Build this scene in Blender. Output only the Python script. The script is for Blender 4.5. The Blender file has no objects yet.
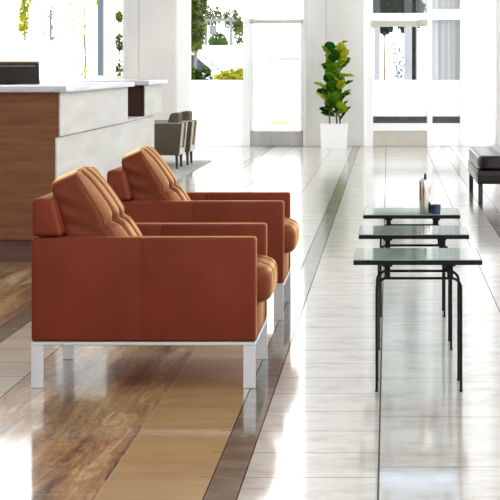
import bpy, bmesh, math, random
from mathutils import Vector, Matrix, noise

S = bpy.context.scene
COL = S.collection
R = math.radians

# ------------------------------------------------------------------ camera
cam_d = bpy.data.cameras.new('camera')
cam = bpy.data.objects.new('camera', cam_d)
COL.objects.link(cam)
cam.location = (0, 0, 1.31)
cam.rotation_euler = (R(90), 0, 0)
cam_d.sensor_width = 36
cam_d.lens = 1900 / 500 * 36
cam_d.shift_x = -(388 - 250) / 500
cam_d.shift_y = -(250 - 65) / 500
cam_d.clip_end = 500
S.camera = cam

# ------------------------------------------------------------------ world, light, exposure
W = bpy.data.worlds.new('sky')
S.world = W
W.use_nodes = True
wb = W.node_tree.nodes['Background']
wb.inputs[0].default_value = (0.93, 0.965, 1.0, 1)
wb.inputs[1].default_value = 3.2

S.view_settings.view_transform = 'Standard'
S.view_settings.look = 'None'
S.view_settings.gamma = 1
S.view_settings.use_curve_mapping = False
S.view_settings.exposure = 0.38
try:
    S.cycles.use_denoising = True
    S.cycles.max_bounces = 10
    S.cycles.diffuse_bounces = 6
    S.cycles.transparent_max_bounces = 16
    S.cycles.sample_clamp_indirect = 12
    S.cycles.caustics_reflective = False
    S.cycles.caustics_refractive = False
except Exception:
    pass


# ------------------------------------------------------------------ mesh helpers
class MB:
    """collects shapes into one bmesh, then links them as one object"""

    def __init__(self):
        self.bm = bmesh.new()

    def add(self, src, M=None):
        if M is not None:
            src.transform(M)
        me = bpy.data.meshes.new('t')
        src.to_mesh(me)
        src.free()
        self.bm.from_mesh(me)
        bpy.data.meshes.remove(me)
        return self

    def box(self, x0, x1, y0, y1, z0, z1, r=0.0, seg=2, M=None):
        b = bmesh.new()
        bmesh.ops.create_cube(b, size=1)
        for v in b.verts:
            v.co = Vector((x0 + (v.co.x + .5) * (x1 - x0), y0 + (v.co.y + .5) * (y1 - y0), z0 + (v.co.z + .5) * (z1 - z0)))
        if r:
            bmesh.ops.bevel(b, geom=list(b.edges), offset=r, segments=seg, profile=.5, affect='EDGES')
        return self.add(b, M)

    def prism(self, pts, y0, y1, r=0.0, seg=2, M=None, axis='y'):
        """outline in x,z pushed along y"""
        b = bmesh.new()
        f = b.faces.new([b.verts.new((x, y0, z)) for x, z in pts])
        ex = bmesh.ops.extrude_face_region(b, geom=[f])
        for g in ex['geom']:
            if isinstance(g, bmesh.types.BMVert):
                g.co.y = y1
        bmesh.ops.recalc_face_normals(b, faces=b.faces)
        if r:
            bmesh.ops.bevel(b, geom=list(b.edges), offset=r, segments=seg, profile=.5, affect='EDGES')
        return self.add(b, M)

    def tube(self, pts, r, n=8, r1=None):
        pts = [Vector(p) for p in pts]
        b = bmesh.new()
        rings = []
        up = None
        for i, p in enumerate(pts):
            t = (pts[min(i + 1, len(pts) - 1)] - pts[max(i - 1, 0)]).normalized()
            if up is None:
                up = Vector((0, 0, 1)) if abs(t.z) < .9 else Vector((1, 0, 0))
            a = up - t * up.dot(t)
            a.normalize()
            up = a
            c = t.cross(a)
            rr = r if r1 is None else r + (r1 - r) * i / (len(pts) - 1)
            rings.append([b.verts.new(p + (a * math.cos(k * 2 * math.pi / n) + c * math.sin(k * 2 * math.pi / n)) * rr) for k in range(n)])
        for i in range(len(rings) - 1):
            for k in range(n):
                b.faces.new((rings[i][k], rings[i][(k + 1) % n], rings[i + 1][(k + 1) % n], rings[i + 1][k]))
        b.faces.new(rings[0][::-1])
        b.faces.new(rings[-1])
        bmesh.ops.recalc_face_normals(b, faces=b.faces)
        return self.add(b)

    def lathe(self, prof, n=28, M=None):
        b = bmesh.new()
        rings = []
        for r, z in prof:
            rings.append([b.verts.new((r * math.cos(k * 2 * math.pi / n), r * math.sin(k * 2 * math.pi / n), z)) for k in range(n)])
        for i in range(len(rings) - 1):
            for k in range(n):
                b.faces.new((rings[i][k], rings[i][(k + 1) % n], rings[i + 1][(k + 1) % n], rings[i + 1][k]))
        b.faces.new(rings[0][::-1])
        b.faces.new(rings[-1])
        bmesh.ops.recalc_face_normals(b, faces=b.faces)
        return self.add(b, M)

    def build(self, name, mat, parent=None, smooth=True, angle=35):
        me = bpy.data.meshes.new(name)
        self.bm.to_mesh(me)
        self.bm.free()
        if smooth:
            for p in me.polygons:
                p.use_smooth = True
            try:
                me.set_sharp_from_angle(angle=R(angle))
            except Exception:
                pass
        me.materials.append(mat)
        o = bpy.data.objects.new(name, me)
        COL.objects.link(o)
        if parent is not None:
            o.parent = parent
        return o


def tag(o, label=None, cat=None, group=None, kind=None):
    if label:
        o['label'] = label
    if cat:
        o['category'] = cat
    if group:
        o['group'] = group
    if kind:
        o['kind'] = kind
    return o


def thing(name, loc, rz=0):
    o = bpy.data.objects.new(name, None)
    o.empty_display_size = .1
    COL.objects.link(o)
    o.location = loc
    o.rotation_euler = (0, 0, rz)
    return o


def copy_tree(o, parent=None):
    c = o.copy()
    COL.objects.link(c)
    if parent is not None:
        c.parent = parent
    for ch in [x for x in COL.objects if x.parent == o]:
        copy_tree(ch, c)
    return c


# ------------------------------------------------------------------ materials
def new_mat(name):
    m = bpy.data.materials.new(name)
    m.use_nodes = True
    nt = m.node_tree
    return m, nt, nt.nodes['Principled BSDF'], nt.nodes['Material Output']


def N(nt, t, **kw):
    n = nt.nodes.new(t)
    for k, v in kw.items():
        setattr(n, k, v)
    return n


def pbr(name, col, rough=.5, metal=0., var=.0, vscale=8., stretch=(1, 1, 1), bump=0., bscale=60., spec=.5, col2=None, coat=0., tint=None):
    m, nt, p, out = new_mat(name)
    L = nt.links.new
    p.inputs['Base Color'].default_value = (*col, 1)
    p.inputs['Roughness'].default_value = rough
    p.inputs['Metallic'].default_value = metal
    p.inputs['Specular IOR Level'].default_value = spec
    if tint:
        p.inputs['Specular Tint'].default_value = (*tint, 1)
    if coat:
        p.inputs['Coat Weight'].default_value = coat
        p.inputs['Coat Roughness'].default_value = .12
    tc = N(nt, 'ShaderNodeTexCoord')
    mp = N(nt, 'ShaderNodeMapping')
    mp.inputs['Scale'].default_value = stretch
    L(tc.outputs['Object'], mp.inputs['Vector'])
    if var or col2:
        nz = N(nt, 'ShaderNodeTexNoise')
        nz.inputs['Scale'].default_value = vscale
        nz.inputs['Detail'].default_value = 6
        L(mp.outputs[0], nz.inputs['Vector'])
        mx = N(nt, 'ShaderNodeMix', data_type='RGBA')
        c2 = col2 if col2 else tuple(c * (1 - var) for c in col)
        mx.inputs[6].default_value = (*c2, 1)
        mx.inputs[7].default_value = (*(col if col2 else tuple(min(1, c * (1 + var)) for c in col)), 1)
        rp = N(nt, 'ShaderNodeMapRange')
        rp.inputs['From Min'].default_value = .32
        rp.inputs['From Max'].default_value = .68
        L(nz.outputs['Fac'], rp.inputs['Value'])
        L(rp.outputs[0], mx.inputs[0])
        L(mx.outputs[2], p.inputs['Base Color'])
    if bump:
        n2 = N(nt, 'ShaderNodeTexNoise')
        n2.inputs['Scale'].default_value = bscale
        n2.inputs['Detail'].default_value = 4
        L(mp.outputs[0], n2.inputs['Vector'])
        bp = N(nt, 'ShaderNodeBump')
        bp.inputs['Strength'].default_value = bump
        bp.inputs['Distance'].default_value = .01
        L(n2.outputs['Fac'], bp.inputs['Height'])
        L(bp.outputs[0], p.inputs['Normal'])
    return m


def glass_pane(name, tint=(1, 1, 1), gloss=.06):
    m, nt, p, out = new_mat(name)
    nt.nodes.remove(p)
    L = nt.links.new
    t = N(nt, 'ShaderNodeBsdfTransparent')
    t.inputs[0].default_value = (*tint, 1)
    g = N(nt, 'ShaderNodeBsdfGlossy')
    g.inputs['Roughness'].default_value = .02
    mx = N(nt, 'ShaderNodeMixShader')
    mx.inputs[0].default_value = gloss
    L(t.outputs[0], mx.inputs[1])
    L(g.outputs[0], mx.inputs[2])
    L(mx.outputs[0], out.inputs[0])
    return m


def translucent(name, col, fac=.5, col_t=None, rough=.6):
    m, nt, p, out = new_mat(name)
    L = nt.links.new
    p.inputs['Base Color'].default_value = (*col, 1)
    p.inputs['Roughness'].default_value = rough
    t = N(nt, 'ShaderNodeBsdfTranslucent')
    t.inputs[0].default_value = (*(col_t or col), 1)
    mx = N(nt, 'ShaderNodeMixShader')
    mx.inputs[0].default_value = fac
    L(p.outputs[0], mx.inputs[1])
    L(t.outputs[0], mx.inputs[2])
    L(mx.outputs[0], out.inputs[0])
    return m


def leaf_mat(name, stops, fac=.4, rough=.6):
    """each leaf its own green"""
    m, nt, p, out = new_mat(name)
    L = nt.links.new
    g = N(nt, 'ShaderNodeNewGeometry')
    cr = N(nt, 'ShaderNodeValToRGB')
    e = cr.color_ramp.elements
    while len(e) < len(stops):
        e.new(.5)
    for el, (pos, c) in zip(e, stops):
        el.position = pos
        el.color = (*c, 1)
    L(g.outputs['Random Per Island'], cr.inputs[0])
    L(cr.outputs[0], p.inputs['Base Color'])
    p.inputs['Roughness'].default_value = rough
    p.inputs['Specular IOR Level'].default_value = .0
    t = N(nt, 'ShaderNodeBsdfTranslucent')
    L(cr.outputs[0], t.inputs[0])
    mx = N(nt, 'ShaderNodeMixShader')
    mx.inputs[0].default_value = fac
    L(p.outputs[0], mx.inputs[1])
    L(t.outputs[0], mx.inputs[2])
    L(mx.outputs[0], out.inputs[0])
    return m


M_leather = pbr('leather', (.140, .0275, .0155), .45, var=.10, vscale=5, bump=.10, bscale=160, spec=.35, tint=(1, .62, .32))
M_cushion = pbr('cushion_leather', (.128, .0245, .0120), .30, var=.10, vscale=6, bump=.08, bscale=22, spec=.14, tint=(1, .66, .30))
for _m, _k, _r in ((M_cushion, .85, .30), (M_leather, .36, .36)):
    # aniline leather: warm-coloured sheen at glancing angles
    _nt = _m.node_tree
    _p = _nt.nodes['Principled BSDF']
    _p.inputs['Specular IOR Level'].default_value = 0.0
    _g = N(_nt, 'ShaderNodeBsdfGlossy')
    _g.inputs['Color'].default_value = (1.0, .66, .34, 1)
    _g.inputs['Roughness'].default_value = _r
    _f = N(_nt, 'ShaderNodeFresnel')
    _f.inputs['IOR'].default_value = 1.36
    _mu = N(_nt, 'ShaderNodeMath', operation='MULTIPLY')
    _mu.inputs[1].default_value = _k
    _mx = N(_nt, 'ShaderNodeMixShader')
    _nt.links.new(_f.outputs[0], _mu.inputs[0])
    _nt.links.new(_mu.outputs[0], _mx.inputs[0])
    _nt.links.new(_p.outputs[0], _mx.inputs[1])
    _nt.links.new(_g.outputs[0], _mx.inputs[2])
    _nt.links.new(_mx.outputs[0], _nt.nodes['Material Output'].inputs[0])
    for _l in list(_nt.links):
        if _l.to_node == _p and _l.to_socket.name == 'Normal':
            _nt.links.new(_l.from_socket, _g.inputs['Normal'])
M_seam = pbr('leather_seam', (.120, .023, .012), .6, var=.1)
M_chrome = pbr('brushed_steel', (.50, .50, .51), .42, metal=1., var=.04, vscale=30, stretch=(1, 1, .1))
M_black = pbr('black_metal', (.006, .0055, .0055), .5, var=.1, spec=.15)
M_concrete = pbr('pale_concrete', (.665, .65, .62), .75, var=.09, vscale=2.2, stretch=(1, 1, .35), bump=.05, bscale=40)
M_white = pbr('white_paint', (.93, .935, .935), .45, var=.01)
M_plaster = pbr('white_plaster', (.82, .825, .82), .8, var=.02)
M_ceiling = pbr('ceiling_white', (.85, .855, .855), .85, var=.02)
M_frost = translucent('frosted_film', (.9, .9, .9), .6, (.95, .95, .95))
M_frostgrey = translucent('grey_frosted_glass', (.52, .53, .535), .6, (.50, .51, .515), .3)
M_glass = glass_pane('clear_glass', (.98, .985, .985), .006)
_nt = M_frostgrey.node_tree
_tc = N(_nt, 'ShaderNodeTexCoord')
_mp = N(_nt, 'ShaderNodeMapping')
_mp.inputs['Scale'].default_value = (14, 1, .12)
_nz = N(_nt, 'ShaderNodeTexNoise')
_nz.inputs['Scale'].default_value = 1.0
_cr = N(_nt, 'ShaderNodeValToRGB')
_cr.color_ramp.elements[0].position, _cr.color_ramp.elements[0].color = .35, (.42, .43, .44, 1)
_cr.color_ramp.elements[1].position, _cr.color_ramp.elements[1].color = .68, (.74, .75, .755, 1)
_nt.links.new(_tc.outputs['Object'], _mp.inputs['Vector'])
_nt.links.new(_mp.outputs[0], _nz.inputs['Vector'])
_nt.links.new(_nz.outputs['Fac'], _cr.inputs[0])
for _n in _nt.nodes:
    if _n.type == 'BSDF_TRANSLUCENT':
        _nt.links.new(_cr.outputs[0], _n.inputs[0])
M_tintblue = glass_pane('blue_tinted_glass', (.62, .70, .80), .05)
M_tinted = glass_pane('tinted_glass', (.40, .45, .44), .06)
M_mullion = pbr('blue_grey_mullion', (.22, .27, .32), .4, var=.05)
M_beige = pbr('beige_rail', (.54, .515, .45), .5, var=.05)
M_steelrail = pbr('grey_kick_rail', (.42, .41, .39), .4, metal=.3, var=.2, vscale=3, stretch=(1, 1, .2))
M_slot = pbr('dark_slot_glass', (.045, .047, .055), .12, var=.3, vscale=9)
M_wood = pbr('walnut_veneer', (.185, .072, .026), .5, spec=.3, col2=(.115, .042, .015), vscale=5, stretch=(.5, 1, 7), bump=.02)
M_woodkick = pbr('walnut_plinth', (.12, .05, .026), .5, col2=(.08, .03, .016), vscale=5, stretch=(.5, 1, 7))
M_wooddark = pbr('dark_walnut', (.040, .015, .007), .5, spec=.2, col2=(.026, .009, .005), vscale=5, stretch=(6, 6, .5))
M_stone = pbr('grey_counter_stone', (.42, .42, .44), .25, var=.12, vscale=60)
M_panel = pbr('white_stone_panel', (.455, .44, .405), .6, var=.10, vscale=9, stretch=(1, .12, 1), bump=.03, spec=.3)
M_tub = pbr('taupe_fabric', (.062, .047, .029), .8, var=.1, vscale=30, bump=.1, bscale=200)
M_tubin = pbr('brown_fabric', (.20, .145, .075), .8, var=.1, vscale=30)
M_tubedge = pbr('beige_fabric', (.55, .52, .45), .8, var=.06, vscale=30)
M_legdark = pbr('espresso_wood', (.02, .012, .008), .5, var=.2, vscale=20)
M_bench = pbr('black_leather', (.011, .008, .007), .2, var=.15, vscale=12, spec=.28)
M_rug = pbr('grey_rug', (.33, .325, .29), .95, var=.25, vscale=25, bump=.2, bscale=300)
M_pot = pbr('white_ceramic', (.86, .86, .85), .35, var=.01)
M_soil = pbr('potting_soil', (.05, .035, .022), .95, var=.4, vscale=50, bump=.4, bscale=80)
M_bark = pbr('bark', (.14, .10, .06), .85, var=.3, vscale=12, stretch=(1, 1, .3))
M_steel = pbr('polished_steel', (.66, .64, .59), .2, metal=1., var=.04, vscale=40)
M_navy = pbr('navy_ceramic', (.012, .016, .06), .3, var=.2)
M_monitor = pbr('charcoal_plastic', (.022, .016, .011), .5, var=.1, spec=.2)
M_monedge = pbr('bronze_edge', (.16, .10, .04), .35, var=.1)
M_paving = pbr('pale_paving', (.74, .73, .71), .9, var=.05, vscale=.5)
M_curb = pbr('yellow_curb_paint', (.62, .52, .10), .8, var=.2, vscale=20)
M_carwhite = pbr('white_car_paint', (.80, .82, .84), .2, coat=.5)
M_carblue = pbr('blue_car_paint', (.03, .06, .18), .2, coat=.5)
M_cargrey = pbr('silver_car_paint', (.45, .48, .52), .25, coat=.5)
M_carglass = pbr('car_glass', (.02, .03, .06), .08)
M_tyre = pbr('tyre_rubber', (.02, .02, .02), .8, var=.2)
M_postgrey = pbr('post_grey', (.12, .125, .13), .8, var=.1)
M_extgrey = pbr('grey_render', (.30, .30, .33), .8, var=.1, vscale=3)
M_facade = pbr('grey_facade', (.26, .29, .28), .6, var=.15, vscale=1.5, stretch=(1, 1, .3))
M_fig = leaf_mat('fig_leaves', [(0, (.008, .035, .006)), (.28, (.016, .075, .008)), (.52, (.06, .18, .010)), (.78, (.25, .38, .012)), (1, (.50, .46, .02))], .35)
M_tree = leaf_mat('tree_leaves', [(0, (0.0250, 0.0600, 0.0100)), (.5, (0.0650, 0.1100, 0.0150)), (1, (0.2000, 0.2100, 0.0250))], .4)
M_treedark = leaf_mat('dark_tree_leaves', [(0, (0.0120, 0.0300, 0.0150)), (.6, (0.0300, 0.0600, 0.0300)), (1, (0.0720, 0.1020, 0.0480))], .3)
M_yellow = leaf_mat('yellow_green_leaves', [(0, (0.2000, 0.2640, 0.0240)), (.5, (0.4000, 0.3840, 0.0320)), (1, (0.6000, 0.4960, 0.0480))], .4)
M_silver = leaf_mat('silver_leaves', [(0, (.10, .11, .13)), (.6, (.25, .27, .30)), (1, (.45, .47, .5))], .3)
M_hedge = leaf_mat('hedge_leaves', [(0, (0.0126, 0.0378, 0.0063)), (.6, (0.0378, 0.0714, 0.0084)), (1, (0.0840, 0.1176, 0.0126))], .3)


def glass_top_mat():
    m, nt, p, out = new_mat('green_table_glass')
    p.inputs['Base Color'].default_value = (.22, .27, .225, 1)
    p.inputs['Roughness'].default_value = .04
    p.inputs['IOR'].default_value = 1.33
    tc = N(nt, 'ShaderNodeTexCoord')
    nz = N(nt, 'ShaderNodeTexNoise')
    nz.inputs['Scale'].default_value = 3
    nt.links.new(tc.outputs['Object'], nz.inputs['Vector'])
    mr = N(nt, 'ShaderNodeMapRange')
    mr.inputs['To Min'].default_value = .03
    mr.inputs['To Max'].default_value = .07
    nt.links.new(nz.outputs['Fac'], mr.inputs['Value'])
    nt.links.new(mr.outputs[0], p.inputs['Roughness'])
    return m


M_tableglass = glass_top_mat()


def floor_mat():
    m, nt, p, out = new_mat('polished_travertine')
    L = nt.links.new
    g = N(nt, 'ShaderNodeNewGeometry')
    sx = N(nt, 'ShaderNodeSeparateXYZ')
    L(g.outputs['Position'], sx.inputs[0])
    X, Y = sx.outputs['X'], sx.outputs['Y']

    def math_(op, a, b=None):
        n = N(nt, 'ShaderNodeMath', operation=op)
        for i, v in enumerate((a, b)):
            if v is None:
                continue
            if isinstance(v, (int, float)):
                n.inputs[i].default_value = v
            else:
                L(v, n.inputs[i])
        return n.outputs[0]

    def band(a, b):
        return math_('MULTIPLY', math_('GREATER_THAN', X, a), math_('LESS_THAN', X, b))

    def noise_(scale, stretch, detail=8, rough=.6, dist=0.):
        mp = N(nt, 'ShaderNodeMapping')
        mp.inputs['Scale'].default_value = stretch
        L(g.outputs['Position'], mp.inputs['Vector'])
        nz = N(nt, 'ShaderNodeTexNoise')
        nz.inputs['Scale'].default_value = scale
        nz.inputs['Detail'].default_value = detail
        nz.inputs['Roughness'].default_value = rough
        nz.inputs['Distortion'].default_value = dist
        L(mp.outputs[0], nz.inputs['Vector'])
        return nz.outputs['Fac']

    def ramp(fac, stops):
        cr = N(nt, 'ShaderNodeValToRGB')
        e = cr.color_ramp.elements
        while len(e) < len(stops):
            e.new(.5)
        for el, (pos, c) in zip(e, stops):
            el.position = pos
            el.color = (*c, 1)
        L(fac, cr.inputs[0])
        return cr.outputs[0]

    def mix(fac, a, b):
        mx = N(nt, 'ShaderNodeMix', data_type='RGBA')
        if isinstance(fac, (int, float)):
            mx.inputs[0].default_value = fac
        else:
            L(fac, mx.inputs[0])
        L(a, mx.inputs[6])
        if isinstance(b, tuple):
            mx.inputs[7].default_value = (*b, 1)
        else:
            L(b, mx.inputs[7])
        return mx.outputs[2]

    pale = ramp(noise_(3.6, (1, 1.6, 1), 12, .76), [(.30, (.22, .18, .13)), (.41, (.40, .355, .295)), (.52, (.50, .46, .40)), (.72, (.57, .54, .49))])
    beige = ramp(noise_(3.4, (.7, 2.6, 1), 10, .7), [(.3, (.30, .18, .072)), (.5, (.39, .25, .105)), (.7, (.46, .315, .15))])
    brown = ramp(math_('ADD', math_('MULTIPLY', noise_(4.6, (2.6, .26, 1), 10, .68, .5), .68), math_('MULTIPLY', noise_(26, (1.5, .5, 1), 8, .75, .2), .32)), [(.39, (.06, .035, .018)), (.44, (.16, .088, .038)), (.49, (.30, .175, .072)), (.535, (.38, .23, .10)), (.58, (.54, .37, .19)), (.64, (.68, .53, .34))])
    sand = ramp(noise_(3.0, (1, 1.2, 1), 9, .66), [(.3, (.40, .32, .22)), (.5, (.50, .42, .31)), (.7, (.58, .51, .40))])
    dark = ramp(noise_(7, (1, 1.6, 1), 10, .72, .5), [(.3, (.035, .030, .018)), (.5, (.10, .080, .045)), (.72, (.27, .22, .14))])

    c = pale
    near = math_('LESS_THAN', Y, 12.8)
    for a, b, k in [(-30, -1.94, brown), (-1.94, -1.83, dark), (-1.83, -1.525, sand), (-1.525, -.885, brown), (-.885, -.558, beige),
                    (-.558, -.457, dark), (.85, .99, dark), (.99, 1.3, beige), (1.3, 1.94, brown), (1.94, 2.27, beige), (2.27, 2.37, dark)]:
        c = mix(band(a, b) if k is dark else math_('MULTIPLY', band(a, b), near), c, k)

    # tile joints: lines along the hall, and cross joints of each band
    joint = None
    for xj in (-2.58, -1.94, -1.83, -1.525, -.885, -.558, -.457, -.03, .594, .85, .99, 1.3, 1.94):
        l = math_('LESS_THAN', math_('ABSOLUTE', math_('SUBTRACT', X, xj)), .0032 if xj == -.03 else .0024)
        joint = l if joint is None else math_('MAXIMUM', joint, l)

    def cross(a, b, per, off):
        f = math_('FRACT', math_('DIVIDE', math_('ADD', Y, off), per))
        return math_('MULTIPLY', band(a, b), math_('LESS_THAN', f, .0055 / per))
    for a, b, per, off in [(-30, -1.94, 1.2, .3), (-1.83, -1.525, .385, .1), (-1.525, -.885, .77, .37), (-.885, -.558, .385, .12), (-.457, -.03, .385, .130),
                           (-.03, .594, .88, 0.85), (.594, .85, .88, .85), (.99, 30, 1.2, .5)]:
        joint = math_('MAXIMUM', joint, cross(a, b, per, off))
    jcol = math_('MULTIPLY', joint, .92)
    warm = math_('MULTIPLY', near, band(-1.52, -.60))
    jc = N(nt, 'ShaderNodeMix', data_type='RGBA')
    L(warm, jc.inputs[0])
    jc.inputs[6].default_value = (.05, .038, .027, 1)
    jc.inputs[7].default_value = (.42, .34, .24, 1)
    c = mix(jcol, c, jc.outputs[2])
    joint = math_('MULTIPLY', joint, math_('SUBTRACT', 1, math_('MULTIPLY', warm, .8)))
    L(c, p.inputs['Base Color'])
    rg = N(nt, 'ShaderNodeMapRange')
    rg.inputs['To Min'].default_value = .045
    rg.inputs['To Max'].default_value = .12
    L(noise_(6, (1, 1, 1), 6, .6), rg.inputs['Value'])
    # honed stone under a polished seal: a broad lobe and a sharp one
    p.inputs['Roughness'].default_value = .32
    p.inputs['IOR'].default_value = 1.40
    p.inputs['Coat IOR'].default_value = 1.38
    L(math_('SUBTRACT', .5, math_('MULTIPLY', joint, .5)), p.inputs['Specular IOR Level'])
    L(math_('SUBTRACT', .86, math_('MULTIPLY', joint, .62)), p.inputs['Coat Weight'])
    L(rg.outputs[0], p.inputs['Coat Roughness'])
    bp = N(nt, 'ShaderNodeBump')
    bp.inputs['Strength'].default_value = .04
    bp.inputs['Distance'].default_value = .004
    L(noise_(2.0, (1, 1, 1), 3, .5), bp.inputs['Height'])
    L(bp.outputs[0], p.inputs['Normal'])
    L(bp.outputs[0], p.inputs['Coat Normal'])
    return m


M_floor = floor_mat()

# ------------------------------------------------------------------ the room
YW = 30.6                       # far glazed wall
SC = 1900 / YW


def fx(x):
    return (x - 388) / SC


def fz(y):
    return 1.31 + (65 - y) / SC


H = 9.5
XL, XR, YB = -9.0, 6.0, -7.0


def struct(o):
    o['kind'] = 'structure'
    return o


struct(MB().box(XL - .2, XR + .2, YB - .2, YW + .25, -.2, 0).build('floor', M_floor, smooth=False))
struct(MB().box(XL - .2, XR + .2, YB - .2, YW + .3, H, H + .2).build('ceiling', M_ceiling, smooth=False))
struct(MB().box(XL - .2, XL, YB - .2, YW + .3, 0, H).build('wall_left', M_plaster, smooth=False))
# right wall: piers between tall daylight openings
rw = MB()
rw.box(XR, XR + .2, YB - .2, YW + .3, 0, .4).box(XR, XR + .2, YB - .2, YW + .3, 8.2, H)
y = YB - .2
while y < YW:
    rw.box(XR, XR + .2, y, y + 1.2, .4, 8.2)
    y += 4.4
struct(rw.build('wall_right', M_plaster, smooth=False))
bw = MB()
bw.box(XL - .2, XR + .2, YB - .2, YB, 0, .4).box(XL - .2, XR + .2, YB - .2, YB, 7.4, H)
x = XL - .2
while x < XR:
    bw.box(x, x + 2.3, YB - .2, YB, .4, 7.4)
    x += 4.0
struct(bw.build('wall_back', M_plaster, smooth=False))
struct(MB().box(XL, XR, YW, YW + .3, 9.0, H).build('wall_far', M_concrete, smooth=False))

# concrete piers of the far wall
for xa, xb, jx in ((125, 176.5, 139), (306, 364, 326), (497, 640, 560)):
    pm = MB()
    pm.box(fx(xa), fx(jx) - .0025, YW - .05, YW + .3, 0, 9.0, .006, 1)
    pm.box(fx(jx) + .0025, fx(xb), YW - .05, YW + .3, 0, 9.0, .006, 1)
    pm.box(fx(jx) - .01, fx(jx) + .01, YW - .035, YW + .3, 0, 9.0)
    struct(pm.build('concrete_pier', M_concrete, smooth=False))

# -- left glazed bay
FR0, FR1 = YW + .02, YW + .16


def vert(mb, xa, xb, y0=None, z0=0., z1=9.0):
    mb.box(fx(xa), fx(xb), FR0, FR1, z0, z1, .004, 1)


def horz(mb, xa, xb, za, zb):
    mb.box(fx(xa), fx(xb), FR0, FR1, za, zb, .004, 1)


TR = (3.05, 5.1, 7.1)           # upper transoms
win1 = thing('window_1', (0, 0, 0))
struct(win1)
f = MB()
vert(f, 103, 114)
vert(f, 122.5, 125)
horz(f, 114, 122.5, 0, fz(76))
horz(f, -170, 103, 0, fz(80))
for z in TR:
    horz(f, -170, 125, z, z + .08)
f.build('window_frame', M_white, win1)
f = MB()
for xm in (-170, -84, 97):
    vert(f, xm, xm + 6, z0=fz(76))
f.build('mullion', M_mullion, win1)
MB().box(fx(-170), fx(103), YW + .08, YW + .09, fz(80), 9).build('pane', M_glass, win1, False)
MB().box(fx(114), fx(122.5), YW + .08, YW + .09, fz(76), 9).build('pane', M_glass, win1, False)

# -- middle bay: window over a white panel, and a glazed door
win2 = thing('window_2', (0, 0, 0))
struct(win2)
f = MB()
vert(f, 176.5, 190)
vert(f, 243, 250)
vert(f, 303, 306)
for z in TR:
    horz(f, 190, 303, z, z + .08)
horz(f, 190, 303, 8.9, 9.0)
f.build('window_frame', M_white, win2)
MB().box(fx(190), fx(243), YW + .06, YW + .10, 0, fz(80), .004, 1).build('frosted_panel', M_frost, win2)
MB().box(fx(190), fx(243), YW + .08, YW + .09, fz(80), 9).build('pane', M_glass, win2, False)
MB().box(fx(250), fx(303), YW + .08, YW + .09, 2.06, 9).build('pane', M_glass, win2, False)

door1 = thing('door_1', (0, 0, 0))
struct(door1)
f = MB()
vert(f, 250.2, 253.5, z0=fz(131), z1=2.06)
vert(f, 300, 302.8, z0=fz(131), z1=2.06)
f.build('door_frame', M_white, door1)
f = MB()
f.box(fx(250.2), fx(302.8), YW + .0, FR1, fz(23.5), fz(19.5), .01, 2)
f.box(fx(250.2), fx(256), YW - .04, FR0, fz(22.5), fz(18.5), .01, 2)
f.build('door_closer', M_beige, door1)
MB().box(fx(253.5), fx(300), YW + .08, YW + .09, fz(131), fz(23)).build('pane', M_glass, door1, False)
MB().box(fx(250.2), fx(302.8), YW + .03, FR1, 0, fz(131), .006, 1).build('kick_plate', M_steelrail, door1)
h = MB()
h.tube([(fx(255.5), YW - .04, .9), (fx(255.5), YW - .04, 1.32)], .011)
h.tube([(fx(255.5), YW - .04, .95), (fx(255.5), YW + .03, .95)], .008)
h.tube([(fx(255.5), YW - .04, 1.27), (fx(255.5), YW + .03, 1.27)], .008)
h.build('pull_handle', M_chrome, door1)

# -- right bay: double entrance
door2 = thing('door_2', (0, 0, 0))
struct(door2)
f = MB()
vert(f, 362, 373)
vert(f, 427, 432.5)
vert(f, 460, 466)
horz(f, 373, 427, fz(21), fz(13))
for z in (3.05, 5.05):
    horz(f, 373, 460, z, z + .09)
horz(f, 373, 497, 8.9, 9)
horz(f, 373, 427, fz(131), fz(123.2))
horz(f, 432.5, 460, fz(20), fz(9))  # pale reflection band across the grey pane, built as an added white rail
f.build('door_frame', M_white, door2)
f = MB()
for z in (5.74, 6.58, 7.85):
    horz(f, 373, 427, z, z + .24)
    horz(f, 432.5, 460, z, z + .24)
f.build('transom_bar', M_beige, door2)
f = MB()
f.box(fx(371.5), fx(427), YW - .02, FR1, fz(26.5), fz(21), .01, 2)
f.box(fx(418), fx(427.5), YW - .05, FR0, fz(25), fz(20), .01, 2)
f.build('door_closer', M_beige, door2)
MB().box(fx(373), fx(427), YW + .08, YW + .09, fz(80), fz(26)).build('pane', M_glass, door2, False)
MB().box(fx(373), fx(427), YW + .08, YW + .09, fz(13), 5.08).build('tinted_pane', M_tinted, door2, False)
MB().box(fx(432.5), fx(460), YW + .08, YW + .09, fz(80), 3.05).build('grey_pane', M_frostgrey, door2, False)
MB().box(fx(432.5), fx(460), YW + .08, YW + .09, 3.13, 5.08).build('tinted_pane', M_tinted, door2, False)
for xa, xb in ((373, 427), (432.5, 460)):
    MB().box(fx(xa), fx(xb), YW + .08, YW + .09, 5.08, 9).build('blue_tinted_pane', M_tintblue, door2, False)
MB().box(fx(373), fx(427), YW + .06, YW + .10, fz(116.5), fz(80), .004, 1).build('frosted_panel', M_frost, door2)
MB().box(fx(432.5), fx(460), YW + .06, YW + .10, fz(116.5), fz(80), .004, 1).build('frosted_panel', M_frost, door2)
MB().box(fx(432.5), fx(460), YW + .06, YW + .10, 0, fz(123.2), .004, 1).build('frosted_panel', M_frost, door2)
MB().box(fx(466), fx(497), YW + .06, YW + .10, 0.0, 9, .004, 1).build('frosted_sidelight', M_frost, door2)
MB().box(fx(373), fx(427), YW + .05, YW + .11, fz(123.2), fz(116.5)).build('dark_slot', M_slot, door2, False)
MB().box(fx(432.5), fx(460), YW + .05, YW + .11, fz(123.2), fz(116.5)).build('dark_slot', M_slot, door2, False)
MB().box(fx(373), fx(427), YW + .03, FR1, 0, fz(131), .006, 1).build('kick_plate', M_beige, door2)

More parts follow.
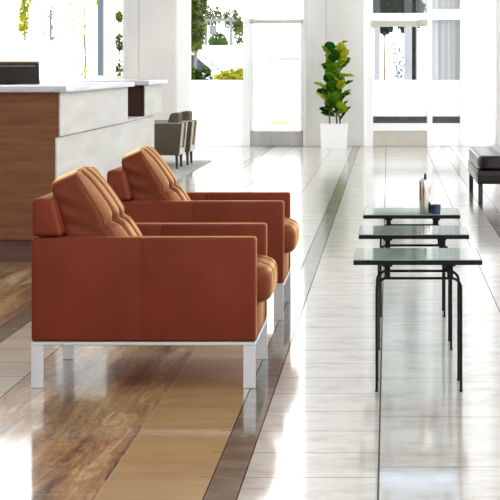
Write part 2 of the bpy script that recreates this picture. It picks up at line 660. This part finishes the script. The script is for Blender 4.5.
# ------------------------------------------------------------------ outdoors
struct(MB().box(-80, 80, YW + .25, 260, -.25, -.05).build('ground', M_paving, smooth=False))


def foliage(mb, centre, rad, n, size, seed):
    rnd = random.Random(seed)
    b = bmesh.new()
    for i in range(n):
        while True:
            p = Vector((rnd.uniform(-1, 1), rnd.uniform(-1, 1), rnd.uniform(-1, 1)))
            if p.length < 1:
                break
        c = Vector(centre) + Vector((p.x * rad[0], p.y * rad[1], p.z * rad[2]))
        s = size * rnd.uniform(.6, 1.3)
        rot = Matrix.Rotation(rnd.uniform(0, 6.28), 3, 'Z') @ Matrix.Rotation(rnd.uniform(-1.2, 1.2), 3, 'X')
        vs = [rot @ Vector(v) * s + c for v in ((0, -.5, 0), (.32, -.05, .06), (0, .55, 0), (-.32, -.05, .06))]
        bv = [b.verts.new(v) for v in vs]
        b.faces.new((bv[0], bv[1], bv[2]))
        b.faces.new((bv[0], bv[2], bv[3]))
    mb.add(b)


def tree(name, x, y, blobs, mat, trunk_h, tr=.12, n=500, size=.3, seed=1, label='', cat='tree', group=None):
    t = thing(name, (x, y, -.05))
    m = MB()
    for i, (bx, by, bz, rx, ry, rz) in enumerate(blobs):
        foliage(m, (bx, by, bz), (rx, ry, rz), n, size, seed * 31 + i)
    m.build('foliage', mat, t, False)
    k = MB()
    k.tube([(0, 0, 0), (.04, 0, trunk_h * .5), (0, .05, trunk_h)], tr, 8, tr * .5)
    for i, (bx, by, bz, rx, ry, rz) in enumerate(blobs[:4]):
        k.tube([(0, .03, trunk_h * .7), (bx * .6, by * .6, (trunk_h * .7 + bz) / 2), (bx, by, bz)], tr * .4, 6, tr * .15)
    k.build('trunk', M_bark, t)
    tag(t, label, cat, group)
    return t


def at(px, Y):
    return (px - 388) * Y / 1900


def za(py, Y):
    return 1.31 + (65 - py) * Y / 1900


# left bay
Y = 60
tree('young_tree', at(24, Y), Y, [(0, 0, 2.75, .2, .2, .5), (.02, 0, 3.5, .22, .22, .6), (-.02, 0, 4.6, .3, .3, .8)], M_yellow, 3.4, .05, 190, .17, 3,
     'slender yellow-green tree outside the left window, above the monitor')
Y = 70
tree('bare_branched_tree', at(50, Y), Y, [(0, 0, 3.0, .3, .3, .7), (.1, 0, 4.6, .5, .5, .9)], M_silver, 3.4, .06, 70, .20, 5,
     'thin grey sparse tree in the middle of the left window')
Y = 50
tree('sparse_tree', at(84, Y), Y, [(-.15, 0, 2.6, .35, .35, .55), (.15, 0, 3.3, .45, .4, .6), (0, 0, 1.4, .3, .3, .3)], M_yellow, 3.0, .03, 34, .14, 8,
     'sparse yellow-leaved tree just left of the grey mullion')
Y = 45
tree('small_shrub', at(118.5, Y), Y, [(0, 0, 1.15, .2, .2, .35), (.02, 0, 1.9, .12, .1, .22), (0, 0, 2.5, .09, .1, .12)], M_tree, 2.4, .02, 130, .12, 11,
     'green shrub seen through the narrow pane beside the concrete pier', 'shrub')

# middle bay window
Y = 44
tree('leafy_tree', at(194, Y), Y, [(0, 0, 2.15, .26, .3, .5), (.04, 0, 2.9, .28, .3, .5), (0, 0, 3.7, .34, .3, .5)], M_tree, 3.3, .05, 900, .17, 21,
     'bushy green tree at the left edge of the middle window')
Y = 38
t = tree('dark_shrub', at(196.5, Y), Y, [(-.05, 0, 1.0, .16, .2, .32), (.16, 0, 1.0, .18, .2, .34), (.02, 0, .45, .3, .25, .4)], M_hedge, .8, .03, 420, .10, 24,
         'dark green shrub below the tree in the middle window', 'shrub')
tree('yellow_shrub', at(231, 37), 37, [(-.18, 0, .95, .2, .2, .28), (.02, 0, 1.0, .24, .2, .3), (.2, 0, 1.05, .14, .2, .3), (0, 0, .45, .35, .25, .4)], M_yellow, .8, .03, 420, .10, 27,
     'yellow flowering shrub at the foot of the middle window', 'shrub')
o = MB().box(-1.0, 1.0, -.1, .1, 0, 2.04, .01).build('white_garden_wall', M_plaster)
o.location = (at(232, 66), 66, -.05)
tag(o, 'white garden wall hiding the foot of the clipped hedge', 'wall')
o = MB().box(-1.9, 1.45, -.1, .1, 0, 1.93, .01).build('white_garden_wall', M_plaster)
o.location = (at(5, 45), 45, -.05)
tag(o, 'white garden wall below the slender tree outside the left window', 'wall')
# hedge and frame beyond
Y = 75
hm = MB()
rnd = random.Random(5)
hm.box(-.36, .36, -.3, .3, 0, 2.4, .1, 2)
foliage(hm, (0, 0, 1.9), (.46, .42, .75), 1300, .16, 33)
o = hm.build('clipped_hedge', M_hedge, None, False)
o.location = (at(218, Y), Y, -.05)
tag(o, 'clipped green hedge framed by the grey posts outside', 'hedge')
Y = 70
sh = thing('post_frame', (at(218.5, Y), Y, -.05))
for px in (206, 231):
    MB().box(at(px, Y) - at(218.5, Y) - .045, at(px, Y) - at(218.5, Y) + .045, -.05, .05, 0, za(18, Y)).build('post', M_postgrey, sh)
MB().box(-.6, .6, -.06, .06, za(20, Y), za(17.5, Y)).build('beam', M_postgrey, sh)
MB().box(-.33, -.08, .0, .05, za(33, Y), za(24, Y), .01).build('notice_board', M_postgrey, sh)
tag(sh, 'grey two-post frame with a beam outside the middle window', 'frame')
Y = 90
tree('roundish_tree', at(212, Y), Y, [(0, 0, 3.7, .5, .4, .5)], M_tree, 3.2, .08, 300, .2, 41, 'round green treetop left above the grey post frame')
tree('roundish_tree', at(231, 96), 96, [(0, 0, 3.7, .5, .5, .5), (.4, 0, 3.3, .4, .4, .3)], M_tree, 3.2, .08, 300, .2, 43, 'round green treetop right above the grey post frame')
tree('slim_tree', at(239, 80), 80, [(0, 0, 1.9, .2, .2, .5), (0, 0, 2.6, .2, .2, .4)], M_tree, 2.4, .05, 160, .15, 47, 'slim pale green tree right of the grey post frame')


def car(x, y, rz, paint, label, z=-.05, h=1.72):
    c = thing('parked_car', (x, y, z), rz)
    k = h / 1.55
    b = MB()
    b.prism([(-2.2, .35), (-2.2, .75 * k), (-2.05, .9 * k), (-1.05, .98 * k), (-.35, 1.50 * k), (.2, 1.55 * k), (1.2, 1.50 * k), (1.85, 1.02 * k), (2.2, .95 * k), (2.25, .4), (2.1, .28), (-2.05, .28)],
            -.85, .85, .07, 3)
    b.build('body', paint, c)
    for s in (-1, 1):
        ya, yb = (.83, .862) if s > 0 else (-.862, -.83)
        MB().prism([(-.82, 1.02 * k), (-.32, 1.40 * k), (.2, 1.45 * k), (.2, 1.02 * k)], ya, yb).build('side_window', M_carglass, c)
        MB().prism([(.28, 1.02 * k), (.28, 1.45 * k), (1.15, 1.40 * k), (1.55, 1.06 * k)], ya, yb).build('side_window', M_carglass, c)
    w = MB()
    w.prism([(-1.07, 1.0 * k), (-.42, 1.475 * k), (-.38, 1.44 * k), (-1.0, .96 * k)], -.72, .72)
    w.build('windscreen', M_carglass, c)
    for sx in (-1.35, 1.4):
        for s in (-1, 1):
            MB().lathe([(.05, -.1), (.33, -.1), (.34, -.05), (.34, .07), (.33, .1), (.05, .1)], 20,
                       Matrix.Translation((sx, s * .76, .34)) @ Matrix.Rotation(R(90), 4, 'X')).build('wheel', M_tyre, c)
    tag(c, label, 'car', 'cars parked outside')
    return c


car(at(186, 52), 52, R(180), M_carwhite, 'white car with dark blue windscreen behind the yellow shrub', h=1.8)
car(at(300, 62), 62, R(170), M_carwhite, 'white car seen through the left glazed door above the low white wall')
o = MB().box(-1.3, 1.3, -.12, .12, 0, 1.50, .02).build('low_wall', M_plaster)
MB().box(-.15, 1.3, -.15, .15, 1.50, 1.545, .005).build('coping', M_extgrey, o)
o.location = (at(278, 48), 48, -.05)
tag(o, 'low white wall outside the left glazed door in front of a car', 'wall')
o = MB().box(-.26, .26, -.04, .04, 0, .055, .015).build('yellow_curb', M_curb)
o.location = (at(281, 44), 44, -.05)
tag(o, 'short yellow painted curb outside the left glazed door', 'curb')
# things beyond the right entrance
o = MB().box(-.13, .13, -.13, .13, 0, 4.6, .01).build('exterior_column', M_extgrey)
o.location = (at(411, 37), 37, -.05)
tag(o, 'grey square column outside the right entrance pane', 'column')
o = MB().tube([(0, 0, 0), (0, 0, 4.5)], .04, 10).build('dark_pole', M_black)
o.location = (at(414, 36), 36, -.05)
tag(o, 'thin dark pole in front of the grey exterior column', 'pole')
o = MB().box(-.06, .06, -.05, .05, 0, 4.6, .01).build('exterior_column', M_extgrey)
o.location = (at(377, 37), 37, -.05)
tag(o, 'narrow grey post at the left edge of the entrance pane', 'post')
for i, (px, lab) in enumerate(((384, 'dark green tree at the left behind the entrance pane'), (410, 'dark green tree behind the grey exterior column'),
                               (445, 'dark green tree behind the grey right pane'))):
    tree('broad_tree', at(px, 80), 80 + i * 2.5, [(0, 0, 3.75, .62, .7, 1.15), (.1, 0, 5.4, .75, .7, 1.5), (-.1, 0, 7.6, .8, .8, 1.6)], M_treedark, 4.5, .05, 900, .34, 61 + i, lab, 'tree', 'trees behind the entrance')
tree('silvery_shrub', at(397, 60), 60, [(0, 0, 1.75, .34, .3, .42), (.1, 0, 1.2, .25, .3, .3)], M_silver, 1.4, .02, 110, .12, 77,
     'silvery grey shrub low in the right entrance pane', 'shrub')

# ------------------------------------------------------------------ reception desk
YD = 12.57
XF = -2.168                     # front plane of the upper panels
desk = thing('reception_desk', (XF, YD, 0))
top_z = 1.170
low_z = 1.130
# the wood end faces the hall; the front runs away from it
MB().prism([(-3.2, .155), (-.034, .155), (-.034, .833), (-.010, .833), (-.010, low_z), (-3.2, low_z)], 0, .9).build('end_panel', M_wood, desk)
MB().box(-3.2, -.10, .05, .9, 0, .155).box(-.6, -.10, .9, 5.2, 0, .155).build('plinth', M_woodkick, desk)
MB().box(-.55, -.034, .9, 5.23, .155, .83).box(-.40, -.012, .9, 3.25, .833, low_z).build('carcass', M_wood, desk)
MB().box(-.010, .002, -.004, 3.25, .837, low_z, .002, 1).build('upper_front_panel', M_panel, desk)
MB().box(-.034, -.022, -.004, 5.24, .05, .829, .002, 1).build('lower_front_panel', M_panel, desk)
MB().box(-3.24, .05, -.06, .95, low_z, top_z, .004, 2).box(-.52, .05, .95, 3.32, low_z, top_z, .004, 2).build('counter_top', M_stone, desk)
MB().box(-.55, -.02, 3.27, 5.24, .832, .85, .003, 1).build('low_ledge', M_panel, desk)
MB().box(-2.6, -.56, 1.0, 1.9, .71, .75, .004, 1).build('worktop', M_wood, desk)
for xx in (-2.6, -.62):
    MB().box(xx, xx + .04, 1.05, 1.85, 0, .71).build('worktop_support', M_wood, desk)
# second raised block beyond the gap
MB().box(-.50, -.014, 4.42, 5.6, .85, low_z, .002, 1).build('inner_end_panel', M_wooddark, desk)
MB().box(-.012, 0, 4.40, 5.62, .852, low_z, .002, 1).build('upper_front_panel', M_panel, desk)
MB().box(-.55, .045, 4.3, 5.75, low_z, top_z, .004, 2).build('counter_top', M_stone, desk)
tag(desk, 'long walnut reception desk with white stone front panels and grey counter', 'reception desk')

# monitor on the worktop behind the counter
mon = thing('computer_monitor', (-2.865, 14.0, .75))
MB().prism([(-.305, .16), (.305, .16), (.292, .583), (-.292, .583)], -.02, .02, .006, 2).build('screen_housing', M_monitor, mon)
MB().box(-.27, .27, -.026, -.019, .545, .560, .002, 1).build('vent_strip', M_postgrey, mon)
MB().prism([(-.294, .572), (.294, .572), (.292, .588), (-.292, .588)], -.024, .024, .002, 1).build('top_edge', M_monedge, mon)
MB().box(-.035, .035, -.05, -.02, .02, .4, .004, 1).build('stand', M_monitor, mon)
MB().box(-.13, .13, -.12, .08, 0, .02, .006, 2).build('base', M_monitor, mon)
tag(mon, 'dark charcoal monitor seen from behind over the desk counter', 'monitor')


# ------------------------------------------------------------------ leather armchairs
def pillow(w, d, h, nx, ny, nz, fn, exp=5.0):
    """rounded cushion: cube grid mapped to a superellipsoid, then shaped by fn(p, unit) -> p"""
    b = bmesh.new()
    cache = {}

    def vert(u, v, s):
        key = (round(u, 5), round(v, 5), round(s, 5))
        if key not in cache:
            k = (abs(u) ** exp + abs(v) ** exp + abs(s) ** exp) ** (-1 / exp)
            q = Vector((u, v, s)) * k
            cache[key] = b.verts.new(fn(Vector((q.x * w / 2, q.y * d / 2, q.z * h / 2)), q))
        return cache[key]
    lin = lambda n: [-1 + 2 * i / n for i in range(n + 1)]
    A, B, C = lin(nx), lin(ny), lin(nz)
    for s in (-1, 1):
        for i in range(nx):
            for j in range(ny):
                b.faces.new([vert(A[i], B[j], s), vert(A[i + 1], B[j], s), vert(A[i + 1], B[j + 1], s), vert(A[i], B[j + 1], s)])
        for i in range(nx):
            for j in range(nz):
                b.faces.new([vert(A[i], s, C[j]), vert(A[i + 1], s, C[j]), vert(A[i + 1], s, C[j + 1]), vert(A[i], s, C[j + 1])])
        for i in range(ny):
            for j in range(nz):
                b.faces.new([vert(s, B[i], C[j]), vert(s, B[i + 1], C[j]), vert(s, B[i + 1], C[j + 1]), vert(s, B[i], C[j + 1])])
    bmesh.ops.recalc_face_normals(b, faces=b.faces)
    return b


def tuft(u, v, nu, nv, depth):
    """depth of channels between nu x nv puffed fields, deepest where they cross"""
    d = 0
    for k in range(1, nu):
        d += depth * .55 * math.exp(-((u - (-1 + 2 * k / nu)) / .055) ** 2)
    for k in range(1, nv):
        d += depth * .45 * math.exp(-((v - (-1 + 2 * k / nv)) / .06) ** 2)
    for k in range(1, nu):
        for l in range(1, nv):
            d += depth * .9 * math.exp(-(((u - (-1 + 2 * k / nu)) / .12) ** 2 + ((v - (-1 + 2 * l / nv)) / .12) ** 2))
    return d


def make_armchair():
    c = thing('leather_armchair', (0, 0, 0))
    hw, hd = .455, .38
    for s, nm in ((-1, 'armrest'), (1, 'armrest')):
        ya, yb = (s * hd, s * (hd - .10)) if s < 0 else (s * (hd - .10), s * hd)
        a = MB().box(-hw, -.002, ya, yb, .188, .609, .012, 3).box(-.014, hw, ya, yb, .188, .609, .012, 3).build(nm, M_leather, c)
        ys = s * hd + (-.0008 if s < 0 else .0008)
        MB().box(-.009, -.007, min(ys, ys - s * .01), max(ys, ys - s * .01), .20, .60).build('seam', M_seam, a)
    # back block
    MB().prism([(-hw, .614), (-hw + .125, .614), (-hw + .085, .768), (-hw + .002, .768)], -hd, hd, .020, 4).build('back_block', M_leather, c)
    MB().box(-hw + .012, -hw + .11, -hd + .11, hd - .11, .2, .63).build('back_panel', M_leather, c)
    # seat platform with front rail
    MB().box(-hw + .1, hw - .004, -hd + .101, hd - .101, .188, .312, .008, 2).build('seat_base', M_leather, c)
    # seat cushion
    L_, Wd, Hh = .80, .555, .17

    def seat_fn(p, q):
        z = p.z
        if q.z > 0:
            z += .018 * (1 - q.x ** 2) * (1 - q.y ** 4) * q.z
            z -= tuft(q.y, q.x, 3, 3, .014) * max(0, q.z)
        x = p.x
        if q.x > 0:
            x += .012 * (1 - q.z ** 2) - tuft(q.y, -2, 3, 1, .010) * max(0, q.x) ** 3
        return Vector((x, p.y, z))
    sc = MB().add(pillow(L_, Wd, Hh, 40, 40, 12, seat_fn, 7), Matrix.Translation((.102, 0, .400))).build('seat_cushion', M_cushion, c, angle=80)
    # back cushion, leaning back: local x thickness, y across, z up
    Th, Wb, Hb = .185, .555, .47

    def back_fn(p, q):
        x = p.x
        bulge = (1 - abs(q.y) ** 3) * (1 - abs(q.z) ** 4)
        if q.x > 0:
            x += .042 * bulge * q.x - tuft(q.y, q.z, 4, 2, .030) * max(0, q.x)
        else:
            x -= .012 * bulge * (-q.x)
        y = p.y
        if abs(q.y) > .8:           # creases of the boxed side
            y += (.005 * math.sin(q.z * 17 + q.x * 4) * (1 - q.x ** 2) * max(0, .4 - .6 * q.x)) * (abs(q.y) - .8) * 4
        x *= 1 - .36 * q.z          # thinner towards the top
        z = p.z + .022 * (1 - q.y ** 2) * max(0, q.z)
        return Vector((x, y, z))
    Mx = Matrix.Translation((-.252, 0, .622)) @ Matrix.Rotation(R(-23), 4, 'Y')
    bc = MB().add(pillow(Th, Wb, Hb, 20, 56, 44, back_fn, 16), Mx).build('back_cushion', M_cushion, c, angle=50)
    ring = []
    for i in range(97):
        a = i * 2 * math.pi / 96
        u, v = math.cos(a), math.sin(a)
        m = max(abs(u), abs(v))
        u, v = u / m, v / m
        k = (abs(u) ** 16 + abs(v) ** 16 + 1) ** (-1 / 16)
        q = Vector((1, u, v)) * k
        ring.append(Mx @ back_fn(Vector((q.x * Th / 2, q.y * Wb / 2, q.z * Hb / 2)), q))
    MB().tube(ring, .0032, 6).build('piping', M_cushion, bc)
    # steel base
    MB().box(-hw, hw, -hd, -hd + .035, .174, .188, .002, 1).box(-hw, hw, hd - .035, hd, .174, .188, .002, 1) \
        .box(-hw, -hw + .05, -hd + .035, hd - .035, .174, .188).box(hw - .05, hw, -hd + .035, hd - .035, .174, .188).build('base_frame', M_chrome, c)
    for sx in (-1, 1):
        for sy in (-1, 1):
            xa = sx * (hw - .05) if sx > 0 else -hw
            ya = hd - .014 if sy > 0 else -hd
            MB().box(xa, xa + .05, ya, ya + .014, 0, .174, .0015, 1).build('leg', M_chrome, c)
    return c


ac = make_armchair()
ac.location = (-.992, 7.70 + .38, 0)
tag(ac, 'rust-brown leather armchair with steel legs, the nearer of the pair', 'armchair', 'leather armchairs')
a2 = copy_tree(ac)
a2.location = (-.992, 9.75 + .38, 0)
a2['label'] = 'rust-brown leather armchair behind the nearest one, farther of the pair'


# ------------------------------------------------------------------ glass tables
def make_table():
    t = thing('glass_side_table', (0, 0, 0))
    MB().box(-.252, .252, -.24, .24, .527, .540, .002, 1).build('glass_top', M_tableglass, t)
    rim = MB()
    for xa, xb, ya, yb in ((-.255, .255, -.243, -.223), (-.255, .255, .223, .243), (-.255, -.235, -.223, .223), (.235, .255, -.223, .223)):
        rim.box(xa, xb, ya, yb, .519, .5372, .001, 1)
    rim.build('rim', M_black, t)
    for y in (-.135, .135):
        pts = [(-.163, y, .006)]
        for k in range(9):
            a = math.pi - k * math.pi / 16
            pts.append((-.163 + .04 + .04 * math.cos(a), y, .455 - .04 + .04 * math.sin(a)))
        for k in range(9):
            a = math.pi / 2 - k * math.pi / 16
            pts.append((.175 - .04 + .04 * math.cos(a), y, .455 - .04 + .04 * math.sin(a)))
        pts.append((.175, y, .006))
        lp = MB().tube(pts, .0055, 10).build('leg_loop', M_black, t)
        for x in (-.163, .175):
            MB().lathe([(.007, 0), (.007, .008), (.0056, .01)], 12, Matrix.Translation((x, y, 0))).build('foot', M_black, lp)
    for x in (-.121, .131):
        MB().box(x - .021, x + .021, -.17, .17, .505, .527, .003, 1).box(x - .012, x + .012, -.146, -.124, .452, .51, .002, 1) \
            .box(x - .012, x + .012, .124, .146, .452, .51, .002, 1).build('bracket', M_black, t)
    return t


tb = make_table()
TX = .118
tb.location = (TX, 7.51 + .243, 0)
tag(tb, 'low glass-topped table with thin black tube legs, nearest of the three', 'side table', 'glass side tables in a row')
t2 = copy_tree(tb)
t2.scale = (.985, 1, 1)
t2.location = (TX, 8.63 + .243, 0)
t2['label'] = 'low glass-topped black table in the middle of the row of three'
t3 = copy_tree(tb)
t3.scale = (.98, 1, 1)
t3.location = (TX + .004, 9.77 + .243, 0)
t3['label'] = 'low glass-topped black table carrying the steel flask, farthest of the three'

# flask and cup on the far table
fl = thing('steel_flask', (TX + .075, 9.86, .540))
MB().lathe([(.0295, 0), (.031, .003), (.031, .165), (.0305, .172), (.026, .178), (.010, .181)]).build('body', M_steel, fl)
MB().lathe([(.0075, .180), (.0075, .186), (.0055, .189), (.0055, .204), (.003, .206)], 14).build('spout', M_black, fl)
tag(fl, 'slim polished steel flask standing on the farthest glass table', 'flask')
cu = MB().lathe([(.020, 0), (.026, .003), (.0275, .040), (.0275, .046), (.025, .046), (.024, .008), (.002, .006)]).build('navy_cup', M_navy)
cu.location = (TX + .129, 9.845, .540)
tag(cu, 'small dark navy cup beside the steel flask', 'cup')

# ------------------------------------------------------------------ far tub chairs on a rug
rug = MB().box(-1.5, 0, -2.3, 2.2, 0, .012, .004, 1).build('grey_rug', M_rug)
rug.location = (-2.40, 23.7, 0)
tag(rug, 'flat grey rug under the two taupe chairs', 'rug')


def make_tub():
    """faces -x, its back towards the hall"""
    c = thing('tub_chair', (0, 0, 0))
    hw, hd = .34, .28
    for s in (-1, 1):
        ya, yb = (-hd, -hd + .085) if s < 0 else (hd - .085, hd)
        a = MB().prism([(-hw + .04, .17), (hw - .045, .17), (hw - .01, .57), (-hw, .57)], ya, yb, .014, 2).build('armrest', M_tub, c)
        MB().box(-hw + .01, hw - .02, ya + .008, yb - .008, .568, .574, .002, 1).build('top_facing', M_tubedge, a)
        MB().prism([(hw - .050, .172), (hw - .036, .172), (hw + .004, .572), (hw - .012, .572)], ya + .006, yb - .006, .003, 1).build('rear_facing', M_tubedge, a)
    MB().prism([(hw - .12, .17), (hw - .055, .17), (hw - .022, .57), (hw - .12, .57)], -hd + .085, hd - .085, .012, 2).build('back_panel', M_tubin, c)
    MB().prism([(hw - .055, .172), (hw - .042, .172), (hw - .036, .25), (hw - .048, .25)], -hd + .085, hd - .085, .003, 1).build('lower_facing', M_tubedge, c)
    MB().box(-hw + .06, hw - .11, -hd + .086, hd - .086, .17, .28, .01, 1).build('seat_base', M_tub, c)
    MB().box(-hw + .02, hw - .12, -hd + .087, hd - .087, .28, .42, .03, 3).build('seat_cushion', M_tubin, c)
    MB().prism([(hw - .23, .425), (hw - .12, .425), (hw - .060, .58), (hw - .055, .695), (hw - .165, .695), (hw - .19, .62)], -hd + .09, hd - .09, .028, 3).build('back_cushion', M_tub, c)
    for sx in (-1, 1):
        for sy in (-1, 1):
            MB().tube([(sx * (hw - .08), sy * (hd - .045), .175), (sx * (hw - .075), sy * (hd - .04), 0)], .021, 8, .014).build('leg', M_legdark, c)
    return c


tc = make_tub()
tc.location = (-2.57 - .33, 23.7 + .28, .0125)
tag(tc, 'taupe fabric tub chair on the rug, nearer the reception desk', 'armchair', 'taupe tub chairs')
tc2 = copy_tree(tc)
tc2.location = (-2.57 - .29, 24.55 + .30, .0125)
tc2['label'] = 'taupe fabric tub chair on the rug, behind the one nearer the desk'

# ------------------------------------------------------------------ tufted black bench
be = thing('tufted_bench', (.84, 17.85, -.0))
MB().box(0, 1.0, 0, 2.1, .19, .32, .012, 2).build('base_rail', M_bench, be)


def bench_fn(p, q):
    z = p.z
    if q.z > 0:
        z += (.012 - tuft(q.x, q.y, 4, 8, .010)) * q.z
    return Vector((p.x, p.y, z))


MB().add(pillow(1.0, 2.1, .13, 48, 96, 8, bench_fn, 14), Matrix.Translation((.5, 1.05, .383))).build('tufted_cushion', M_bench, be, angle=80)
for xa in (.01, .93):
    for ya in (.02, 2.02):
        MB().box(xa, xa + .042, ya, ya + .042, 0, .2, .003, 1).build('leg', M_legdark, be)
tag(be, 'black tufted leather bench at the right edge', 'bench')

# ------------------------------------------------------------------ fiddle-leaf fig
YP = 29.85
pl = thing('potted_fig', (at(334.2, YP), YP, 0))
ps = 1900 / YP
pw = .212
pot = MB()
b = bmesh.new()
prof = [(.93, 0), (.94, .004), (1.0, .385), (1.0, .392), (.95, .392), (.93, .34)]
rings = [[b.verts.new((sx * pw * k, sy * pw * k, z)) for sx, sy in ((-1, -1), (1, -1), (1, 1), (-1, 1))] for k, z in prof]
for i in range(len(rings) - 1):
    for k in range(4):
        b.faces.new((rings[i][k], rings[i][(k + 1) % 4], rings[i + 1][(k + 1) % 4], rings[i + 1][k]))
b.faces.new(rings[0][::-1])
b.faces.new(rings[-1])
bmesh.ops.recalc_face_normals(b, faces=b.faces)
pot.add(b).build('pot', M_pot, pl, False)
MB().box(-pw * .92, pw * .92, -pw * .92, pw * .92, .33, .355, .01, 1).build('soil', M_soil, pl)
stems = MB()
paths = [[(-.07, 0, .34), (-.08, .0, .8), (-.03, .0, 1.2), (-.04, 0, 1.52)], [(.04, .03, .34), (.03, .03, .8), (.07, .02, 1.15), (.10, 0, 1.42)], [(.10, -.03, .34), (.06, -.02, .65), (.09, -.03, .95)]]
for p in paths:
    stems.tube(p, .014, 8, .007)
stems.build('stem', M_bark, pl)


def leaf(bm, base, yaw, pitch, length, width, roll=0, curl=.25):
    n, mcount = 9, 4
    rot = Matrix.Rotation(yaw, 3, 'Z') @ Matrix.Rotation(-pitch, 3, 'Y') @ Matrix.Rotation(roll, 3, 'X')
    rows = []
    for i in range(n + 1):
        t = i / n
        w = width * (math.sin(math.pi * min(1, t ** .85 * .97 + .015)) ** .75) * (.60 + .55 * t) * .5
        row = []
        for j in range(-mcount, mcount + 1):
            s = j / mcount
            x = length * (.12 + .88 * t)
            z = -curl * length * t * t + .22 * width * abs(s) ** 1.5 * .5 + .012 * math.sin(t * 22 + s * 3) * abs(s)
            row.append(bm.verts.new(Vector(base) + rot @ Vector((x, s * w, z))))
        rows.append(row)
    for i in range(n):
        for j in range(2 * mcount):
            bm.faces.new((rows[i][j], rows[i + 1][j], rows[i + 1][j + 1], rows[i][j + 1]))
    # stalk
    a = Vector(base)
    d = rot @ Vector((length * .14, 0, 0))
    s = rot @ Vector((0, .005, 0))
    vs = [bm.verts.new(v) for v in (a - s, a + s, a + d + s, a + d - s)]
    bm.faces.new(vs)


rnd = random.Random(19)
fb = bmesh.new()
k = 0
for p, z0, z1, cnt in ((paths[0], .50, 1.51, 30), (paths[1], .48, 1.43, 28), (paths[2], .42, .92, 9)):
    for i in range(cnt):
        z = z0 + (z1 - z0) * i / (cnt - 1)
        for a, bb in zip(p[:-1], p[1:]):
            if a[2] <= z <= bb[2] + 1e-6:
                t = (z - a[2]) / (bb[2] - a[2])
                base = Vector(a).lerp(Vector(bb), t)
        yaw = k * 2.39996 + rnd.uniform(-.3, .3)
        k += 1
        top = (z - z0) / (z1 - z0)
        ln = rnd.uniform(.25, .35) * (1 - .10 * top)
        leaf(fb, base, yaw, R(rnd.uniform(18, 68) + 18 * top), ln, ln * rnd.uniform(.58, .74), rnd.uniform(-.9, .9), rnd.uniform(.1, .4))
m = MB()
m.add(fb)
m.build('foliage', M_fig, pl, angle=80)
tag(pl, 'fiddle-leaf fig in a white square pot before the concrete pier', 'potted plant')
